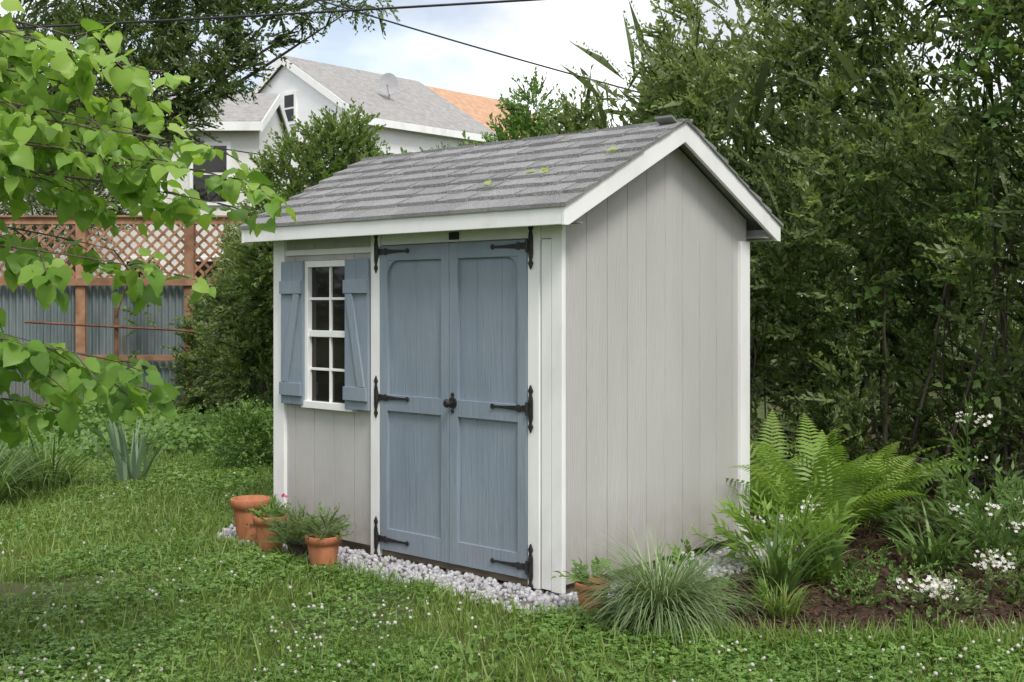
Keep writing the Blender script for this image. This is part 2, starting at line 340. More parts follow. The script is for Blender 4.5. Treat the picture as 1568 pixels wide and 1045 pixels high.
while x<g_:
    x2=min(x+.16,g_+.013); 
    for side in (0,1):
        f=(lambda v:v) if side==0 else (lambda v:WG-v)
        zt=zr(vr)-.003; dv=.13
        s.hexa([(x,f(vr-dv),zt-dv*tanr-.004),(x2,f(vr-dv),zt-dv*tanr),(x2,vr,zt-.01),(x,vr,zt-.01),(x,f(vr-dv),zt-dv*tanr+.006),(x2,f(vr-dv),zt-dv*tanr+.008),(x2,vr,zt+.007),(x,vr,zt+.005)])
    x+=.14
s.obj('roof_shingles',[shing],shed)
def door(xa,xb,arch,n):
    s=M(); zb,zt=.072,1.832
    wv=(xb-xa-.02)/n
    for i in range(n):
        s.box(xa+.01+i*wv+.0008,xa+.01+(i+1)*wv-.0008,-.012,.0,zb+.01,zt-.01)
    s.box(xa+.01,xb-.01,-.0095,.001,zb+.01,zt-.01)
    so_=.062
    s.box(xa,xa+so_,-.034,-.001,zb,zt); s.box(xb-so_,xb,-.034,-.001,zb,zt)
    for z0,z1 in ((zb,zb+.125),(.88,.972),(zt-.085,zt)):
        s.box(xa+so_+.0005,xb-so_-.0005,-.032,-.001,z0,z1)
    r=.085; z=zt-.086
    if arch<0: cx=xa+so_+.0005; sg=1
    else: cx=xb-so_-.0005; sg=-1
    pts=[(cx,-.031,z)]+[(cx+sg*(r-r*math.sin(t)),-.031,z-(r-r*math.cos(t))) for t in np.linspace(0,math.pi/2,8)]
    s.prism(pts,(0,.029,0))
    return s
door(-1.364,-.797,-1,2).obj('door_left',[blue],shed,.003)
door(-.793,-.229,1,3).obj('door_right',[blue],shed,.003)
s=M()
def disc(cx,cz,r,y0,y1):
    s.prism([(cx+r*math.cos(t),y0,cz+r*math.sin(t)) for t in np.linspace(0,2*math.pi,12,endpoint=False)],(0,y1-y0,0))
for xh,sg in ((-1.372,1),(-.221,-1)):
    for z in (1.80,.955,.135):
        xo=xh; y0,y1=-.041,-.035
        s.prism([(xo,y0,z-.02),(xo+sg*.05,y0,z-.014),(xo+sg*.17,y0,z-.007),(xo+sg*.235,y0,z-.006),(xo+sg*.235,y0,z+.006),(xo+sg*.17,y0,z+.007),(xo+sg*.05,y0,z+.014),(xo,y0,z+.02)],(0,.006,0))
        disc(xo+sg*.245,z,.014,-.042,-.036); disc(xo+sg*.06,z,.02,-.0425,-.0365)
        px=xo-sg*.022
        s.prism([(px-.014,y0,z-.05),(px+.014,y0,z-.05),(px+.007,y0,z-.075),(px+.016,y0,z-.093),(px,y0,z-.125),(px-.016,y0,z-.093),(px-.007,y0,z-.075)],(0,.010,0))
        s.prism([(px-.014,y0,z+.05),(px-.007,y0,z+.075),(px-.016,y0,z+.093),(px,y0,z+.125),(px+.016,y0,z+.093),(px+.007,y0,z+.075),(px+.014,y0,z+.05)],(0,.010,0))
        s.box(px-.014,px+.014,y0,y0+.010,z-.0495,z+.0495)
        s.tube([(xo-sg*.002,-.045,z-.035),(xo-sg*.002,-.045,z+.035)],.008,8)
        for dz in (-.09,.09,-.03,.03): disc(px,z+dz,.005,-.044,-.0405)
disc(-.765,.955,.032,-.041,-.034); disc(-.765,.91,.012,-.041,-.034); disc(-.765,1.0,.012,-.041,-.034)
s.tube([(-.765,-.04,.955),(-.765,-.065,.955),(-.765,-.07,.955),(-.765,-.085,.955),(-.765,-.095,.955)],[.009,.009,.022,.025,.014],12)
s.box(-.80,-.73,-.032,-.02,1.85,1.89)
s.obj('door_hardware',[iron],shed,.0015)
s=M(); x0,x1,z0,z1=-2.075,-1.615,.866,1.762; fw=.038
s.box(x0,x0+fw,-.03,.03,z0,z1);s.box(x1-fw,x1,-.03,.03,z0,z1)
s.box(x0+fw,x1-fw,-.028,.03,z1-fw,z1);s.box(x0-.012,x1+.012,-.042,.0,z0-.012,z0+.03)
zm=(z0+z1)/2; s.box(x0+fw,x1-fw,-.02,.02,zm-.02,zm+.02); xm=(x0+x1)/2
for a,b in ((z0+.03,zm-.02),(zm+.02,z1-fw)):
    s.box(xm-.008,xm+.008,-.010,.01,a,b); zc=(a+b)/2; s.box(x0+fw,x1-fw,-.009,.009,zc-.008,zc+.008)
s.obj('window_frame',[white],shed,.002)
s=M(); s.box(x0+.01,x1-.01,.004,.006,z0+.01,z1-.01); s.obj('window_glass',[glass],shed)
s=M()
for a,b,sg in ((-2.282,-2.062,1),(-1.662,-1.449,-1)):
    w3=(b-a)/2
    for i in range(2): s.box(a+i*w3+.0015,a+(i+1)*w3-.0015,-.05,-.031,.87,1.762)
    s.box(a+.002,b-.002,-.047,-.032,.872,1.76)
    for zc in (.965,1.60): s.box(a+.004,b-.004,-.068,-.0505,zc-.04,zc+.04)
    xa,xb=(a+.02,b-.02) if sg>0 else (b-.02,a+.02)
    hw=.03*sg
    s.prism([(xa-.0*hw,-.066,1.007),(xa+2*hw,-.066,1.007),(xb,-.066,1.558),(xb-2*hw,-.066,1.558)],(0,.0155,0))
s.obj('shutters',[blue],shed,.002)
# ------------------------------------------------------------------ pots
def pot(name,x,y,r,h,mat=terra):
    e=empty(name,(x,y,0)); p=M()
    p.lathe([(.001,.004),(r*.64,.004),(r*.66,.01),(r*.9,h*.78),(r*.9,h*.785),(r*1.0,h*.79),(r*1.03,h*.98),(r*1.0,h),(r*.93,h),(r*.9,h*.86),(r*.3,h*.85)],(0,0,0),36)
    p.obj('pot_body',[mat],e,0,True); p=M(); p.lathe([(.001,h*.86),(r*.5,h*.87),(r*.89,h*.855)],(0,0,0),20); p.obj('soil',[soil],e); return e
pots=[pot('terracotta_pot',-1.64,7.42,.12,.28),pot('terracotta_pot',-1.44,7.05,.1,.24),pot('terracotta_pot',-1.055,6.62,.1,.205),pot('terracotta_pot',.385,5.66,.085,.17)]
pot('plant_pot',-1.24,6.88,.075,.13,surf('plastic_pot',(.03,.025,.022),(.06,.05,.045),(5,5,5),.6,0))
# ------------------------------------------------------------------ blades
def blades(c,n,L,W,spread,segs=6,r0=.04,lean=.35,arch=1.2,seed=0):
    gg=np.random.default_rng(seed); az=gg.uniform(0,2*math.pi,n); l=L*gg.uniform(.6,1.1,n); el0=math.pi/2-gg.uniform(0,lean,n)*1.; 
    ar=arch*gg.uniform(.5,1.3,n); hor=np.stack([np.cos(az),np.sin(az)],-1); side=np.stack([-np.sin(az),np.cos(az)],-1)
    side=side+gg.normal(size=side.shape)*.3; side/=np.linalg.norm(side,axis=1,keepdims=True)
    p=np.zeros((n,3)); rr=r0*np.sqrt(gg.random(n)); a2=az+gg.normal(size=n)*.6; p[:,0]=rr*np.cos(a2); p[:,1]=rr*np.sin(a2); p+=np.array(c)
    V=[];el=el0.copy()
    for k in range(segs+1):
        t=k/segs; w_=W*(1-t**2.2)*(.6+.4*min(1,t*4))+.0006
        V.append(p-np.c_[side,np.zeros(n)]*w_/2); V.append(p+np.c_[side,np.zeros(n)]*w_/2)
        d=np.c_[hor*np.cos(el)[:,None],np.sin(el)]; p=p+d*(l/segs)[:,None]; el=el-ar/segs*(1+.6*t)
    V=np.stack(V,1); m=2*(segs+1); t=[]
    for k in range(segs): t+=[[2*k,2*k+1,2*k+3],[2*k,2*k+3,2*k+2]]
    T=np.array(t)[None]+(np.arange(n)*m)[:,None,None]
    V=V.reshape(-1,3); V[:,2]=np.maximum(V[:,2],.012); return V,T.reshape(-1,3),np.repeat(gg.random(n),m)
def plant(name,parts,mat,extra=()):
    e=empty(name); tri_mesh('foliage',*join(parts),mat,e)
    for nm,pp,mm in extra: tri_mesh(nm,*join(pp),mm,e)
    return e
plant('ornamental_grass',[blades((.68,5.42,0),1100,.50,.0062,0,7,.07,.75,1.7,1),blades((.68,5.42,0),260,.62,.0055,0,7,.05,.6,1.6,31)],f_blue)
plant('ornamental_grass',[blades((1.28,5.62,0),110,.24,.008,0,6,.07,.6,1.2,2)],f_grass)
plant('iris_plant',[blades((-3.15,9.75,0),34,.62,.042,0,5,.12,.45,.35,3)],f_iris)
for i,(x,y,n_) in enumerate(((-4.25,9.6,220),(-3.9,8.75,200),(-4.7,8.7,200),(-3.75,9.5,120))):
    plant('daylily_plant',[blades((x,y,0),n_,.72,.018,0,7,.16,.7,1.5,10+i)],f_strap)
plant('strap_leaf_plant',[blades((1.36,6.1,0),70,.46,.022,0,7,.10,.55,1.1,21),blades((1.68,6.35,0),50,.4,.022,0,7,.10,.6,1.2,22)],f_strap)
plant('strap_leaf_plant',[blades((2.35,6.6,0),60,.42,.02,0,7,.10,.6,1.3,23)],f_strap)
plant('grass_tuft',[blades((2.9,5.75,0),60,.28,.008,0,6,.06,.6,1.0,24)],f_grass)
def sprplant(name,c,n,R_,H,tm,mat,sc=(.8,1.2),updir=.8,extra=None,parent=None,low=.0):
    c=np.array(c); a=rng.uniform(0,6.28,n); rr=R_*np.sqrt(rng.random(n)); z=low+(H-low)*rng.random(n)*(1-.45*(rr/R_)**2)
    pos=np.c_[rr*np.cos(a),rr*np.sin(a),z]+c; d=np.c_[np.cos(a)*rr/R_,np.sin(a)*rr/R_,np.full(n,updir)]+rng.normal(size=(n,3))*.3
    return scat(tm,pos,basis(d,np.array([0,0,1.]),.4),rng.uniform(*sc,n),np.clip(.25+.5*z/max(H,.01)+rng.normal(size=n)*.15,0,1))
def flower_t(seed):
    gg=np.random.default_rng(seed); V=[];T=[];b=0
    for k in range(5):
        a=k*1.2566+gg.random()*.2; d=np.array([math.cos(a),math.sin(a),.25]); s_=np.array([-math.sin(a),math.cos(a),0])
        V.append(np.array([[0,0,0],d*.6+s_*.4,d*1.05,d*.6-s_*.4])); T.append(np.array([[0,1,2],[0,2,3]])+b); b+=4
    return np.concatenate(V),np.concatenate(T),np.full(b,gg.random())
ft=[flower_t(i) for i in range(4)]
def flowers(c,n,R_,sc=.014):
    pos=np.array(c)+rng.normal(size=(n,3))*np.array(R_); up=np.c_[rng.normal(size=(n,2))*.5,np.ones(n)]-np.array([0,.6,0])
    B=basis(np.cross(up,rng.normal(size=(n,3))),up,.2); return scat(ft,pos,B,rng.uniform(.7,1.3,n)*sc,rng.random(n))
s_small=sprigs(4,10,.10,.028,.014,seed=100,full=False); s_herb=sprigs(4,26,.14,.026,.004,seed=110,ang=.7)
s_lance=sprigs(4,12,.26,.10,.028,seed=120,full=True,curve=.1); s_wide=sprigs(4,7,.16,.075,.05,seed=130,full=True)
plant('potted_herb',[sprplant('a',(-1.24,6.88,.10),150,.08,.15,s_herb,f_herb,(.6,1.1))],f_herb)
plant('potted_herb',[sprplant('a',(-1.44,7.05,.20),24,.07,.06,s_small,f_herb,(.7,1.1)),sprplant('a',(-1.42,7.0,.20),8,.05,.05,s_wide,f_herb,(.4,.6))],f_ivy)
plant('potted_herb',[sprplant('a',(-1.055,6.62,.17),40,.07,.12,s_herb,f_herb,(.5,.9)),sprplant('a',(-1.055,6.62,.17),34,.07,.13,s_small,f_herb)],f_herb)
plant('potted_plant',[sprplant('a',(.40,5.68,.14),12,.06,.08,s_wide,f_ivy,(.5,.8))],f_ivy)
plant('geranium_flower',[sprplant('a',(-1.50,7.42,.0),20,.07,.25,s_small,f_ivy)],f_ivy,[('blossoms',[flowers((-1.43,7.42,.30),6,(.01,.01,.015),.012)],magenta)])
def stemmy(name,x,y,n,R_,H,fl=0,tm=s_lance,mat=f_strap,fs=.011,sc=(.7,1.2),fr=.028):
    ex=[]
    if fl:
        parts=[]
        for k in range(fl):
            a=rng.uniform(0,6.28); rr=R_*rng.random(); parts.append(flowers((x+rr*math.cos(a),y+rr*math.sin(a),H*rng.uniform(.8,1.25)),rng.integers(6,15),(fr,fr,.018),fs))
        ex=[('blossoms',parts,petal)]
    return plant(name,[sprplant('a',(x,y,0),n,R_,H,tm,mat,sc)],mat,ex)
stemmy('flowering_perennial',.90,6.0,16,.09,.24,2,s_wide,f_ivy,.010,(.5,.85))
stemmy('flowering_perennial',1.50,6.5,50,.22,.34,6,s_lance,f_fern,.010)
stemmy('leafy_perennial',1.14,5.72,14,.13,.12,0,s_wide,f_ivy,sc=(.5,.8))
stemmy('leafy_perennial',1.95,6.1,50,.22,.22,0,s_small,f_ivy)
stemmy('leafy_perennial',1.7,5.85,26,.12,.12,0,s_small,f_ivy)
stemmy('flowering_perennial',2.05,5.70,50,.18,.14,12,s_small,f_herb,.011)
stemmy('flowering_perennial',2.45,5.95,40,.18,.2,8,s_small,f_herb,.011)
stemmy('flowering_perennial',2.75,6.5,50,.34,.36,6,s_lance,f_strap,.011)
stemmy('leafy_perennial',3.05,7.0,50,.4,.4,0,s_lance,f_strap)
stemmy('leafy_perennial',1.9,5.45,12,.1,.05,0,s_wide,f_ivy,sc=(.3,.5))
stemmy('leafy_perennial',2.75,5.85,26,.22,.14,0,s_wide,f_shrub,sc=(.5,.9))
stemmy('flowering_perennial',2.72,6.9,14,.12,.74,3,s_lance,f_strap,.012)
stemmy('leafy_perennial',2.75,7.3,40,.4,.3,0,s_lance,f_strap,sc=(.8,1.3))
plant('purple_leaf_shrub',[sprplant('a',(3.6,8.0,1.35),14,.14,.4,s_wide,f_purple,(.9,1.3)),sprplant('a',(3.75,8.1,0),14,.1,1.5,s_wide,f_purple,(.9,1.3))],f_purple)
def fern(name,c,n,L,seed=5):
    parts=[]; gg=np.random.default_rng(seed)
    for i in range(n):
        az=i*2.39996+gg.normal()*.2; l=L*gg.uniform(.8,1.1); el=math.radians(gg.uniform(48,78)); p=np.array(c,float)+np.array([math.cos(az),math.sin(az),0])*.05
        hor=np.array([math.cos(az),math.sin(az),0]); sd_=np.array([-math.sin(az),math.cos(az),0]); seg=30; V=[];T=[];b=0; arch=gg.uniform(.8,1.4); tw=gg.normal()*.3
        for k in range(seg):
            t=k/seg; d=hor*math.cos(el)+np.array([0,0,math.sin(el)]); nrm=np.cross(sd_,d); 
            q=p+d*l/seg; V.append(np.array([p-sd_*.003,p+sd_*.003,q])); T.append(np.array([[0,1,2]])+b); b+=3
            pl=.145*math.sin(math.pi*min(1,(t*.93+.07))**.8)*(l/L)
            if t>.12:
                for sg in (-1,1):
                    pd=sd_*sg+d*.4+nrm*(tw*sg+.1-.15); pd/=np.linalg.norm(pd); wv=d*.011
                    m1=p+pd*pl*.45; e1=p+pd*pl-np.array([0,0,pl*.18])
                    V.append(np.array([p-wv*.7,m1-wv,e1,m1+wv,p+wv*.7])); T.append(np.array([[0,1,4],[1,3,4],[1,2,3]])+b); b+=5
            p=q; el-=arch/seg*(.4+1.3*t)
        V=np.concatenate(V);T=np.concatenate(T); parts.append((V,T,np.full(len(V),gg.random())))
    return plant(name,parts,f_fern)
fern('fern_plant',(1.92,7.35,0),20,.96); fern('fern_plant',(2.3,7.75,0),16,.9,9); fern('fern_plant',(1.72,7.85,0),14,.9,12)
# ------------------------------------------------------------------ lawn
def clover_t(seed):
    gg=np.random.default_rng(seed); V=[];T=[];b=0
    for k in range(3):
        a=k*2.094+gg.normal()*.15; d=np.array([math.cos(a),math.sin(a),.15+gg.normal()*.15]); s_=np.array([-math.sin(a),math.cos(a),0])
        V.append(np.array([[0,0,0],d*.55+s_*.5+[0,0,.1],d*1.05,d*.55-s_*.5+[0,0,.1]])); T.append(np.array([[0,1,2],[0,2,3]])+b); b+=4
    return np.concatenate(V),np.concatenate(T),np.full(b,gg.random())
ct=[clover_t(i) for i in range(6)]
def lawn_pts(n,y0,y1,xm,margin=.7,wedge=True):
    Y=rng.uniform(y0,y1,n); X=rng.uniform(-xm,xm,n); P=np.c_[X,Y]
    if wedge: P=P[np.abs(X)<.433*Y+margin]
    k=~in_gravel(P)&~in_bed(P); P=P[k]; lx,ly=toloc(P); P=P[~((P[:,0]>-.3)&(P[:,1]>8.0))]
    return P
def clovers(P,s0,s1,h,add=0):
    n=len(P); nz=sn(P3(P),1.1); n3=sn(P3(P),3.3,2.); z=h*(.35+.65*rng.random(n))*(1+.35*sn(P3(P),3.))
    up=np.c_[rng.normal(size=(n,2))*.4,np.ones(n)]; a=rng.uniform(0,6.28,n); B=basis(np.c_[np.cos(a),np.sin(a),np.zeros(n)],up,.0)
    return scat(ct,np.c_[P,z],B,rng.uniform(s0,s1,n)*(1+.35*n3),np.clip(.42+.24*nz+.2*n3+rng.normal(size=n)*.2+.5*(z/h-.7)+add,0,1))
P1=lawn_pts(105000,4.1,7.4,3.9); P2=lawn_pts(56000,7.4,11.6,6); P3_=lawn_pts(20000,2.5,12,9,wedge=False)
P1=P1[(sn(P3(P1),2.1,5.)+.8>rng.random(len(P1))*.9)]
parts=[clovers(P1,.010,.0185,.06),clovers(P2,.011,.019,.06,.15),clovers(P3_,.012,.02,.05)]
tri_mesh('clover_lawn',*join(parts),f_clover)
def blade_t(seed):
    gg=np.random.default_rng(seed); b=gg.uniform(.1,.7); V=np.array([[-.035,0,0],[.035,0,0],[-.028,b*.3,.5],[.028,b*.3,.5],[0,b,.95]]); return V,np.array([[0,1,3],[0,3,2],[2,3,4]]),np.full(5,gg.random())
bt=[blade_t(i) for i in range(6)]
def bl(P,h0,h1,wmul=1):
    n=len(P); a=rng.uniform(0,6.28,n); B=basis(np.c_[np.cos(a),np.sin(a),np.zeros(n)],np.array([0,0,1.]),.25)
    B=B*np.array([wmul,1,1])[None,None,:]; nz=sn(P3(P),1.6,2.)
    return scat(bt,np.c_[P,np.zeros(n)],B,rng.uniform(h0,h1,n),np.clip(.45+.3*nz+rng.normal(size=n)*.22,0,1))
Pa=lawn_pts(70000,4.1,7.4,3.9); Pa=Pa[sn(P3(Pa),1.3,1.)>-.1]; Pb=lawn_pts(70000,7.0,11.8,6); Pc=lawn_pts(6000,4.2,8,4)
Pe=rng.uniform([-3,4.6],[4,7.6],(60000,2)); d=shed_dist(Pe); Pe=Pe[(d>.33)&(d<.46)&~in_bed(Pe)]
Pf=rng.uniform([.6,5.0],[4,5.35],(7000,2)); Pf=Pf[~in_bed(Pf)]
tri_mesh('grass',*join([bl(Pa,.03,.08,1.2),bl(Pb,.05,.10,1.5),bl(Pc,.09,.17,.7),bl(Pe[:1800],.04,.10,.9),bl(Pf[:2500],.06,.16,.8)]),f_grass)
bmt=rock_t(50,1.); P=lawn_pts(4500,4.2,7.4,3.9); P=P[(sn(P3(P),1.4,4.)+.5*sn(P3(P),5.,1.)+rng.normal(size=len(P))*.45-.25*(P[:,1]-5.2)>.25)]; P=P[:500]
P2=lawn_pts(110,7.4,10.5,5); P=np.r_[P,P2]; n=len(P)
tri_mesh('clover_blossoms',*scat([bmt],np.c_[P,rng.uniform(.055,.085,n)],randR(n),rng.uniform(.005,.0115,n),rng.random(n)*.8),petal)
P=np.c_[rng.uniform(-.6,3,330),rng.uniform(4.4,5.15,330)]; P=P[~in_gravel(P)]; n=len(P)
a=rng.uniform(0,6.28,n); tri_mesh('lawn_weeds',*scat(s_wide,np.c_[P,np.full(n,.01)],basis(np.c_[np.cos(a),np.sin(a),np.full(n,.6)],np.array([0,0,1.]),.3),rng.uniform(.3,.6,n),rng.random(n)),f_ivy)
P=np.c_[rng.uniform(-9,-1.2,26000),rng.uniform(10.6,16.2,26000)]; P=P[P[:,1]>11.2+.5*sn(P3(P),1.2)]; n=len(P)
lt=[(*leaf_t(.065,.06),np.full(5,.3+.2*i)) for i in range(3)]
a=rng.uniform(0,6.28,n); z=rng.random(n)*(.2+.12*sn(P3(P),1.5)); tri_mesh('ground_ivy',*scat(lt,np.c_[P,np.maximum(z,.02)],basis(np.c_[np.cos(a),np.sin(a),rng.normal(size=n)*.3-.1],np.array([0,-.3,1.]),.4),rng.uniform(.7,1.3,n),np.clip(rng.random(n)*.7+z,0,1)),f_ivy)
# ------------------------------------------------------------------ hedge & shrubs
s_hedge=sprigs(6,15,.36,.07,.034,seed=200,curve=.3); s_hedge_s=sprigs(4,14,.28,.05,.026,seed=220,curve=.2); s_shoot=sprigs(6,26,.7,.055,.03,seed=240,curve=.55,ang=1.3)
hp=np.array([(-1.2,13.4),(-.2,12.6),(.8,11.7),(2.4,10.3),(3.9,9.1),(5.0,7.9),(6.2,6.2),(7.0,4.5)]); hl=np.r_[0,np.cumsum(np.linalg.norm(np.diff(hp,axis=0),axis=1))]
def hedge_at(s):
    x=np.interp(s,hl,hp[:,0]); y=np.interp(s,hl,hp[:,1]); x2=np.interp(s+.1,hl,hp[:,0]); y2=np.interp(s+.1,hl,hp[:,1]); x1=np.interp(s-.1,hl,hp[:,0]); y1=np.interp(s-.1,hl,hp[:,1])
    t=norm(np.c_[x2-x1,y2-y1]); return np.c_[x,y],np.c_[t[:,1],-t[:,0]]*1.
HX=[-1.2,-.2,.5,.9,1.3,1.9,2.6,4,8]; HH=[2.4,2.7,2.8,3.3,3.75,4.15,4.9,5.3,5.3]
def hedge(n,back=False):
    s=rng.uniform(.3,hl[-1],n); C,nr=hedge_at(s); nr=np.where(nr[:,1:2]>0,-nr,nr); Hh=np.interp(C[:,0],HX,HH); z=Hh*rng.random(n)**.9
    Q=np.c_[s*1.0,z*1.0,np.zeros(n)]; bulge=.50*sn(Q,1.5)+.32*sn(Q,3.4,1.)
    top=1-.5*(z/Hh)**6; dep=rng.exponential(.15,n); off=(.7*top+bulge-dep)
    if back: off=rng.uniform(-1.2,.0,n)
    pos=np.c_[C+nr*off[:,None],z+.3*sn(np.c_[s,s,s],3)*(z/Hh)]
    d=np.c_[nr*.7,np.full(n,.75)]+rng.normal(size=(n,3))*.55
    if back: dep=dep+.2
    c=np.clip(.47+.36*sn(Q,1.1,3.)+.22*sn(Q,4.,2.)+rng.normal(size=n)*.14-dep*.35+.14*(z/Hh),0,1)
    thr=-.45+.75*np.clip((z-2.9)/1.6,0,1)
    if back: thr=thr-.3+.35*(z>3.0)
    keep=(sn(pos,4.2,2.)+.25*sn(pos,9.,1.)>thr)
    return pos[keep],d[keep],c[keep],z[keep]
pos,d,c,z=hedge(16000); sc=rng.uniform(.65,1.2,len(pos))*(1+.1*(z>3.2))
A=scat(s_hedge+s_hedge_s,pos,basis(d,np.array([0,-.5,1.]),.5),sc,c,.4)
pos,d,c,z=hedge(4200,True); B=scat(s_hedge,pos,basis(d,np.array([0,-.4,1.]),.5),rng.uniform(1.2,1.8,len(pos)),c)
n=300; ss=rng.uniform(1.6,hl[-1]-1.5,n); Cc,nr=hedge_at(ss); nr=np.where(nr[:,1:2]>0,-nr,nr); Hh=np.interp(Cc[:,0],HX,HH); zz=Hh*rng.uniform(.35,1.0,n)
pp=np.c_[Cc+nr*rng.uniform(.1,1.0,n)[:,None]*(1-.5*(zz/Hh)**6)[:,None],zz]; dd=np.c_[nr*.45+rng.normal(size=(n,2))*.35,np.full(n,1.)]
Cs=scat(s_shoot,pp,basis(dd,np.array([0,-.5,.3]),.5),rng.uniform(.5,.95,n),rng.uniform(.45,1,n))
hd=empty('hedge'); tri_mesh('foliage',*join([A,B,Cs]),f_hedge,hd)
s=M()
for k in range(110):
    ss=np.array([rng.uniform(1,hl[-1]-1)]); C,nr=hedge_at(ss); nr=nr if nr[0,1]<0 else -nr; q=C[0]+nr[0]*rng.uniform(-.3,.6); h=rng.uniform(1.6,3.0); r0=rng.uniform(.008,.026); p=[]
    dx=rng.normal(size=2)*.12
    for i in range(7): t=i/6; p.append((q[0]+dx[0]*t*h+rng.normal()*.02,q[1]+dx[1]*t*h+rng.normal()*.02,h*t))
    s.tube(p,[r0*(1-.6*i/6) for i in range(7)],5)
s.obj('stems',[bark],hd)
s_vine=sprigs(4,8,.36,.10,.075,seed=260,full=True,curve=.5)
n=300; ss=rng.uniform(3.2,hl[-1]-1.5,n); Cc,nr=hedge_at(ss); nr=np.where(nr[:,1:2]>0,-nr,nr); zz=rng.uniform(.1,3.9,n); Q=np.c_[ss,zz,ss*0]; k=(sn(Q,1.7,.5)>.2)&(zz<np.interp(Cc[:,0],HX,HH)*.85); ss,Cc,nr,zz=ss[k],Cc[k],nr[k],zz[k]; n=len(ss)
bu=.50*sn(np.c_[ss,zz,ss*0],1.5); vv=empty('wild_vine')
tri_mesh('foliage',*scat(s_vine,np.c_[Cc+nr*(.7+bu)[:,None],zz],basis(np.c_[nr*.7,np.zeros(n)]+rng.normal(size=(n,3))*.5,np.array([0,-.6,1.]),.4),rng.uniform(.6,1.0,n),rng.random(n)*.8),f_ivy,vv)
def clump_pts(cl,dens,shell=.55):
    P=[];D=[];C=[]
    for (cx,cy,cz,rx,ry,rz) in cl:
        n=int(dens*4*math.pi*((rx*ry+rx*rz+ry*rz)/3)); v=norm(rng.normal(size=(n,3))); rad=(shell+(1-shell)*rng.random(n)**.6); rad*=1+.34*sn(v*1.0+np.array([cx,cy,cz]),2.8)
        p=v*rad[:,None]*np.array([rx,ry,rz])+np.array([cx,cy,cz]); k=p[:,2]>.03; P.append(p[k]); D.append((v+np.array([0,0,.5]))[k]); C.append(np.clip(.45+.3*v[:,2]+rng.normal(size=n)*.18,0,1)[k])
    return np.concatenate(P),np.concatenate(D),np.concatenate(C)
def shrub(name,cl,dens,tm,mat,sc=(.8,1.2),trunk=None,jit=.45,tr=.04):
    e=empty(name); P,D,C=clump_pts(cl,dens); D=D+rng.normal(size=D.shape)*jit
    tri_mesh('foliage',*scat(tm,P,basis(D,np.array([0,-.3,1.]),.5),rng.uniform(*sc,len(P)),C),mat,e)
    if trunk is not None:
        s=M(); b=np.array(trunk,float)
        if len(cl)>2 and tr>.08:
            top=np.array([b[0],b[1],min(c[2] for c in cl)-.2]); s.tube([tuple(b+(top-b)*t+np.array([rng.normal()*.05,rng.normal()*.05,0])*(t>0)) for t in np.linspace(0,1,6)],[tr*(1.25-.5*t) for t in np.linspace(0,1,6)],10); b=top
        for c in cl:
            c=np.array(c[:3]); mid=b*.5+c*.5+np.array([0,0,-.1*(c[2]-b[2])])
            pts=[tuple((1-t)**2*b+2*t*(1-t)*mid+t*t*c+rng.normal(size=3)*.02) for t in np.linspace(0,1,7)]
            s.tube(pts,[tr*.45*(1-.9*t) for t in np.linspace(0,1,7)],6)
        s.obj('branches',[bark],e)
    return e
s_sh=sprigs(5,13,.24,.06,.034,seed=300,curve=.25); s_big=sprigs(5,13,.5,.12,.055,seed=320,curve=.35); s_box=sprigs(4,14,.14,.03,.018,seed=340,curve=.1)
shrub('boxwood_shrub',[(-2.36,10.6,.28,.22,.22,.26),(-2.2,10.8,.25,.2,.2,.22)],420,s_box,f_ivy,trunk=(-2.25,10.65,0),tr=.02)
shrub('tall_shrub',[(-1.95,11.6,2.65,.34,.4,.4),(-1.62,11.8,2.95,.24,.3,.32),(-2.3,11.7,2.4,.26,.35,.36),(-1.4,11.7,2.5,.35,.4,.4),(-2.2,12,1.7,.45,.5,.6),(-1.2,12,2.1,.6,.5,.5),(-1.9,11.3,2.0,.4,.45,.5),(-1.8,11.7,3.05,.18,.2,.18)],140,s_sh,f_shrub,trunk=(-1.9,11.8,0),tr=.05)
shrub('dark_shrub',[(-2.85,12.9,1.5,.36,.4,.6),(-2.65,12.6,.8,.4,.5,.6),(-2.9,13.2,2.0,.25,.3,.3),(-2.5,12.4,1.9,.32,.45,.45),(-3.2,13.6,.8,.3,.3,.5)],150,s_sh,f_hedge,trunk=(-2.8,13,0),tr=.05)
shrub('shrub',[(-.9,12.4,2.65,.35,.3,.36),(-.4,12.3,2.72,.35,.3,.3),(.1,12.2,3.0,.26,.3,.4),(.22,12.1,3.4,.15,.16,.25),(-.1,12.5,2.3,.7,.4,.6)],140,s_sh,f_ivy,trunk=(-.2,12.4,0),tr=.05)
cl=[(-5.6,18,5.6,.6,.6,.5),(-4.7,18,5.3,.5,.5,.4),(-3.95,18,5.6,.4,.4,.3),(-4.7,17.8,4.75,.35,.4,.3),(-5.4,17.8,4.8,.5,.5,.45),(-5.7,17.8,4.1,.42,.4,.38),(-5.0,17.8,4.2,.3,.3,.28),(-6.6,18,5,.8,.7,.8),(-5.0,18,6.5,1.1,.8,.45),(-3.4,18,6.1,.4,.4,.25),(-2.2,18,6.15,.35,.3,.16),(-2.8,18,6.1,.3,.3,.2),(-6.5,18.5,6.6,1.2,1.,.8),(-7.6,18,4.6,.9,.8,.9),(-6.5,17.9,3.7,.5,.5,.4),(-4.3,18,6.2,.5,.4,.3),(-4.3,18,5.0,.35,.3,.25)]
shrub('shade_tree',cl,44,s_big,f_tree,(.6,1.0),trunk=(-6.9,18.6,0),tr=.13)
shrub('background_tree',[(-8.6,23,3.4,1.0,.8,.9),(-10,24,5,1.8,1,1.6)],20,s_big,f_far,(.8,1.3),trunk=(-8.8,23.5,0),tr=.15)
cl=[]
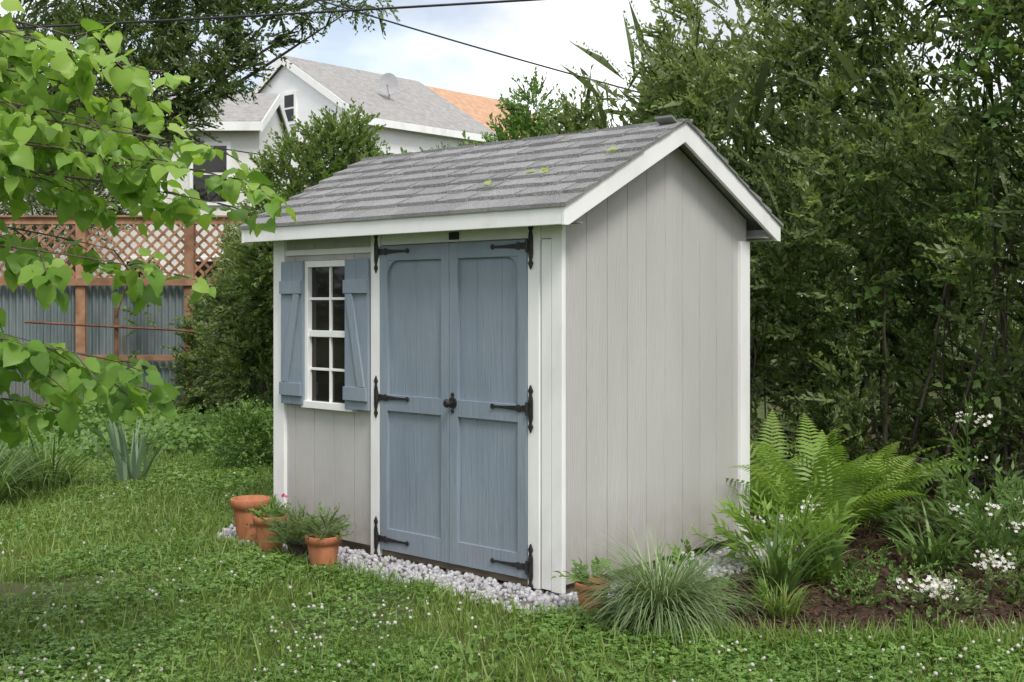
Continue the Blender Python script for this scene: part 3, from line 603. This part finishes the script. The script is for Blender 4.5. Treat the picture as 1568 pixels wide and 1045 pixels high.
for k in range(24):
    x=1+k*1.25; cl.append((x,24+rng.normal()*2.5,rng.uniform(2,3.2),1.9,1.4,2.2))
for k in range(9): cl.append((-24+k*1.2,24+rng.normal()*2,rng.uniform(2,4),1.8,1.4,2.4))
for k in range(10): cl.append((-13+rng.normal()*.8,-3+k*1.8,rng.uniform(1.6,3),1.4,1.4,2.2))
P,D,C=clump_pts(cl,7); tri_mesh('distant_trees',*scat(s_big,P,basis(D,np.array([0,-.3,1.]),.5),rng.uniform(1.4,2.2,len(P)),C),f_far)
# ------------------------------------------------------------------ fence
fe=empty('lattice_fence'); X0,X1,YF=-9.6,-1.6,16.2
s=M()
for x in (-9.55,-7.75,-5.88,-4.4,-2.9): s.box(x-.065,x+.065,YF-.09,YF+.03,0,2.66)
s.box(X0,X1,YF-.06,YF-.02,2.58,2.67); s.box(X0,X1,YF-.10,YF-.0,2.671,2.70)
s.box(X0,X1,YF-.13,YF-.09,1.74,1.85); s.box(X0,X1,YF-.13,YF-.09,.72,.80)
s.obj('posts_and_rails',[cedar],fe,.004)
s=M(); hh=.73; sp=.16
for lay,sg in ((0,1),(1,-1)):
    y=YF-.05+lay*.012; x=X0-hh
    while x<X1+hh:
        a,b=(x,x+hh) if sg>0 else (x+hh,x); w_=.026
        s.prism([(a-w_,y,1.852),(a+w_,y,1.852),(b+w_,y,2.578),(b-w_,y,2.578)],(0,.009,0)); x+=sp
s.obj('lattice',[cedar],fe)
s=M(); n=int((X1-X0)/.0095); vs=[];fs=[]
for i in range(n+1):
    x=X0+i*.0095; y=YF+.022*math.sin(x*2*math.pi/.095); vs+=[(x,y,.03),(x,y,1.80)]
for i in range(n): fs.append((2*i,2*i+2,2*i+3,2*i+1))
s.add(vs,fs); s.obj('corrugated_panel',[galv],fe)
rust=surf('rusty_metal',(.10,.045,.025),(.2,.10,.06),(10,10,10),.8,.3)
s=M(); s.tube([(-6.3,15.3,1.26),(-5.2,15.35,1.2),(-4.3,15.4,1.15),(-3.3,15.4,1.02)],.018,6); 
for x in (-5.15,-3.35): s.tube([(x,15.4,0),(x,15.4,1.45)],.03,8)
s.tube([(-5.15,15.38,1.3),(-5.0,15.3,1.7)],.01,6)
s.obj('pipe_rail_fence',[rust])
P=np.c_[-5.5+3.1*rng.random(3600)**.7,15.9-rng.random(3600)*.35,2.5*rng.random(3600)**.9]; k=sn(P,2.2,1.)+.6*(P[:,0]+4.4)-.45*(P[:,2]-1)>0; P=P[k]; n=len(P)
vn=empty('climbing_vine'); D=np.c_[rng.normal(size=n)*.5,-np.ones(n)*.6,rng.normal(size=n)*.5+.2]
tri_mesh('foliage',*scat(s_sh,P,basis(D,np.array([0,-.6,.8]),.4),rng.uniform(.7,1.2,n),rng.random(n)*.9),f_shrub,vn)
# ------------------------------------------------------------------ houses
def house(name,loc,rz,w_,l,ez,rzh,wall,roof,wins=(),ov=.3,ovg=.12):
    e=empty(name,loc,rz); s=M()
    s.prism([(-w_/2,0,0),(w_/2,0,0),(w_/2,0,ez),(0,0,rzh-.12),(-w_/2,0,ez)],(0,l,0)); s.obj('walls',[wall],e)
    tn=(rzh-ez)/(w_/2); s=M()
    for sg in (-1,1):
        xe=sg*(w_/2+ov); zz=ez-ov*tn
        s.hexa([(xe,-ovg,zz),(0,-ovg,rzh),(0,l+ov*.2,rzh),(xe,l+ov*.2,zz),(xe,-ovg,zz+.12),(0,-ovg,rzh+.12),(0,l+ov*.2,rzh+.12),(xe,l+ov*.2,zz+.12)])
    s.obj('roof',[roof],e); s=M()
    for sg in (-1,1):
        xe=sg*(w_/2+ov); zz=ez-ov*tn
        s.prism([(xe,-ovg-.03,zz-.12),(0,-ovg-.03,rzh-.14),(0,-ovg-.03,rzh+.1),(xe,-ovg-.03,zz+.1)],(0,.028,0)); s.box(min(xe,xe+sg*.03),max(xe,xe+sg*.03),-ovg,l,zz-.1,zz+.1)
    for (face,a,z,ww,h) in wins:
        t=.09
        if face=='g': s.box(a-ww/2-t,a+ww/2+t,-.06,-.001,z-t,z+h+t)
        elif face=='s': s.box(w_/2+.001,w_/2+.06,a-ww/2-t,a+ww/2+t,z-t,z+h+t)
        else: s.box(-w_/2-.06,-w_/2-.001,a-ww/2-t,a+ww/2+t,z-t,z+h+t)
    s.obj('trim',[white],e); s=M()
    for (face,a,z,ww,h) in wins:
        if face=='g':
            s.box(a-ww/2,a+ww/2,-.075,-.061,z,z+h/2-.03); s.box(a-ww/2,a+ww/2,-.07,-.061,z+h/2+.03,z+h)
        elif face=='s':
            s.box(w_/2+.061,w_/2+.075,a-ww/2,a+ww/2,z,z+h/2-.03); s.box(w_/2+.061,w_/2+.07,a-ww/2,a+ww/2,z+h/2+.03,z+h)
        else:
            s.box(-w_/2-.075,-w_/2-.061,a-ww/2,a+ww/2,z,z+h/2-.03); s.box(-w_/2-.07,-w_/2-.061,a-ww/2,a+ww/2,z+h/2+.03,z+h)
    s.obj('window_panes',[glass],e); return e
hb=house('white_house',(-6.51,34,0),ANG,6.6,5.2,6.55,8.5,clap,roofA,[('g',.25,6.7,.42,.75),('g',-1.6,3.6,.8,1.4),('g',1.4,3.6,.8,1.4),('s',1.5,3.8,.8,1.4),('s',3.6,3.8,.8,1.4)])
ep=np.array([-6.51,34])+EY*5.6
house('orange_roof_house',(ep[0],ep[1],0),ANG,6.4,4.2,6.5,8.4,clap,roofB,[('s',1.5,3.8,.8,1.4)],ov=.25)
hc=house('cream_house',(-5.70,28.4,0),math.radians(90),3.4,11,5.6,6.42,vinyl,roofA,[('f',a,z,.75,1.25) for a in (1.1,2.6,4.4,6.5,8.5) for z in (1.2,3.8)],ov=.3,ovg=.1)
dish=surf('dish_paint',(.38,.38,.39),(.45,.45,.46),(5,5,5),.5,0); e=empty('satellite_dish',(-3.55,34.2,7.5)); s=M()
s.tube([(0,0,-.4),(0,0,.1),(0,-.12,.25)],.03,8)
vs=[];fs=[]
for i in range(6):
    rr=.27*i/5
    for k in range(20): t=2*math.pi*k/20; vs.append((rr*math.cos(t),-.15-.5*rr*rr,.32+rr*math.sin(t)*1.15))
for i in range(5):
    for k in range(20): fs.append((i*20+k,i*20+(k+1)%20,(i+1)*20+(k+1)%20,(i+1)*20+k))
s.add(vs,fs); s.tube([(0,-.16,-.02),(.0,-.5,.25)],.012,6); s.box(-.04,.04,-.56,-.48,.21,.29); s.obj('dish',[dish],e)
def wire(a,b,sag,r,nm='utility_wire'):
    s=M(); a=np.array(a);b=np.array(b); s.tube([tuple(a+(b-a)*t-np.array([0,0,sag*4*t*(1-t)])) for t in np.linspace(0,1,40)],r,6); s.obj(nm,[cable])
wire((-11,12,4.05),(3,12,4.76),.06,.013)
wire((-2.6,12,4.78),(1.6,12.3,3.62),.03,.009)
wire((-9,20,5.0),(-3.2,24,4.3),.15,.012)
# ------------------------------------------------------------------ foreground redbud tree
lf=empty('redbud_tree')
def heart(L,seed):
    gg=np.random.default_rng(seed); W=L*gg.uniform(.85,1.0)
    out=[(0,0),(.22,-.09),(.42,.02),(.5,.22),(.45,.42),(.34,.6),(.2,.78),(.08,.9),(0,1.02)]
    pts=[(x*W,y*L) for x,y in out]; V=[[0,0,0],[0,L*.35,-.01*L],[0,L*.7,-.05*L],[0,L*1.02,-.16*L]]; cup=gg.uniform(.1,.4); dr=gg.uniform(.1,.4)
    for sg in (1,-1):
        for x,y in pts[1:-1]: V.append([sg*x*gg.uniform(.9,1.08),y,cup*abs(x)-dr*(y/L)**2*L*.6+gg.normal()*.03*L])
    T=[];n=7
    for q,b in ((0,4),(1,4+n)):
        ring=[b+i for i in range(n)]
        t=[[0,ring[0],ring[1]],[0,ring[1],1],[1,ring[1],ring[2]],[1,ring[2],ring[3]],[1,ring[3],2],[2,ring[3],ring[4]],[2,ring[4],ring[5]],[2,ring[5],ring[6]],[2,ring[6],3]]
        if q: t=[[a,c,d2] for a,d2,c in t]
        T+=t
    return np.array(V),np.array(T),np.full(len(V),gg.random())
ht=[heart(.082,i) for i in range(10)]
st=M(); st.tube([(-2.95,3.7,0),(-2.9,3.72,1.0),(-2.95,3.7,2.0),(-2.85,3.75,3.0),(-2.8,3.8,4.2)],[.13,.11,.09,.07,.04],12)
LP=[];LD=[]
tips=[((-1.26,4.2,2.32),10),((-1.5,4.0,2.36),9),((-1.02,4.25,2.04),9),((-.97,4.2,1.94),10),((-1.05,4.3,1.86),8),((-1.30,4.1,2.10),9),((-1.18,4.2,1.60),9),((-1.30,4.2,1.20),11),((-1.34,4.05,1.30),9),((-1.68,4.2,2.42),9),((-1.58,4.1,1.13),7),((-1.62,4.3,1.92),9),((-1.72,3.9,2.05),8),((-1.6,4.3,2.2),8),((-1.8,4.1,1.75),6),((-1.68,4.2,1.36),7),((-1.45,4.5,2.45),7),((-1.95,4.2,2.6),6),
((-1.4,4.4,2.25),10),((-1.35,4.5,1.98),9),((-1.55,4.6,2.1),9),((-1.75,4.5,2.3),9),((-1.3,4.6,1.9),8),((-1.5,4.5,1.7),7),((-1.65,4.6,1.25),8),((-1.8,4.6,2.0),8),((-1.45,4.4,1.28),8),((-1.9,4.5,1.1),7)]
for (tp,ns) in tips:
    tp=np.array(tp); b=np.array([-2.88,3.73,min(tp[2]+.12,2.9)*1.0]); mid=(b+tp)/2+np.array([0,0,.13]); 
    f=lambda t:(1-t)**2*b+2*t*(1-t)*mid+t*t*tp
    st.tube([tuple(f(t)) for t in np.linspace(0,1,14)],[.011*(1-.88*t) for t in np.linspace(0,1,14)],6)
    for k in range(ns):
        t0=.30+.69*k/(ns-1); p=f(t0); dr=norm(f(min(t0+.05,1.02))-f(t0-.05)); sd_=np.cross(dr,[0,0,1.])*(1 if k%2 else -1)
        d=norm(dr*.8+sd_*.9+rng.normal(size=3)*.25+np.array([0,0,-.05])); l=rng.uniform(.14,.32)*(1.15-.5*t0); pp=[]; q=p.copy()
        nl=int(l/.038)+1
        for j in range(nl+1):
            pp.append(tuple(q)); q=q+d*l/nl; d=norm(d+np.array([0,0,-.07])+rng.normal(size=3)*.05)
            ls=np.cross(d,[0,0,1.])*(1 if j%2 else -1); ld=norm(ls*.8+d*.55+np.array([0,0,-.55])+rng.normal(size=3)*.3)
            LP.append(q+ld*.03); LD.append(ld)
            if rng.random()<.65: ld=norm(rng.normal(size=3)*.6+np.array([0,-.2,-.7])); LP.append(q+ld*.03+rng.normal(size=3)*.02); LD.append(ld)
        st.tube(pp,[.0035*(1-.6*j/len(pp)) for j in range(len(pp))],5)
LP=np.array(LP);LD=np.array(LD); n=len(LP)
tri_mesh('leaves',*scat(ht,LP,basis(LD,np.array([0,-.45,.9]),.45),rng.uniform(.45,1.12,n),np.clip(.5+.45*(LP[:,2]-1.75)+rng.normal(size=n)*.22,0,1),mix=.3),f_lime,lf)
st.obj('trunk_and_branches',[bark],lf,0,True)
s_l=[(*leaf_t(.07,.05),np.full(5,.9))]
pl=[]
for lx,v in ((-.35,.28),(-.30,.22),(-.42,.25),(-.0,.45),(-.62,.1)):
    wxy=toworld([lx],[v])[0]; pl.append((wxy[0],wxy[1],zr(v)+.025))
pl=np.array(pl); tri_mesh('fallen_leaves',*scat(s_l,pl,basis(rng.normal(size=(5,3))*np.array([1,1,.1]),np.array([-.3,-.4,1.]),.2),np.ones(5),np.ones(5)),f_lime)
print('done')
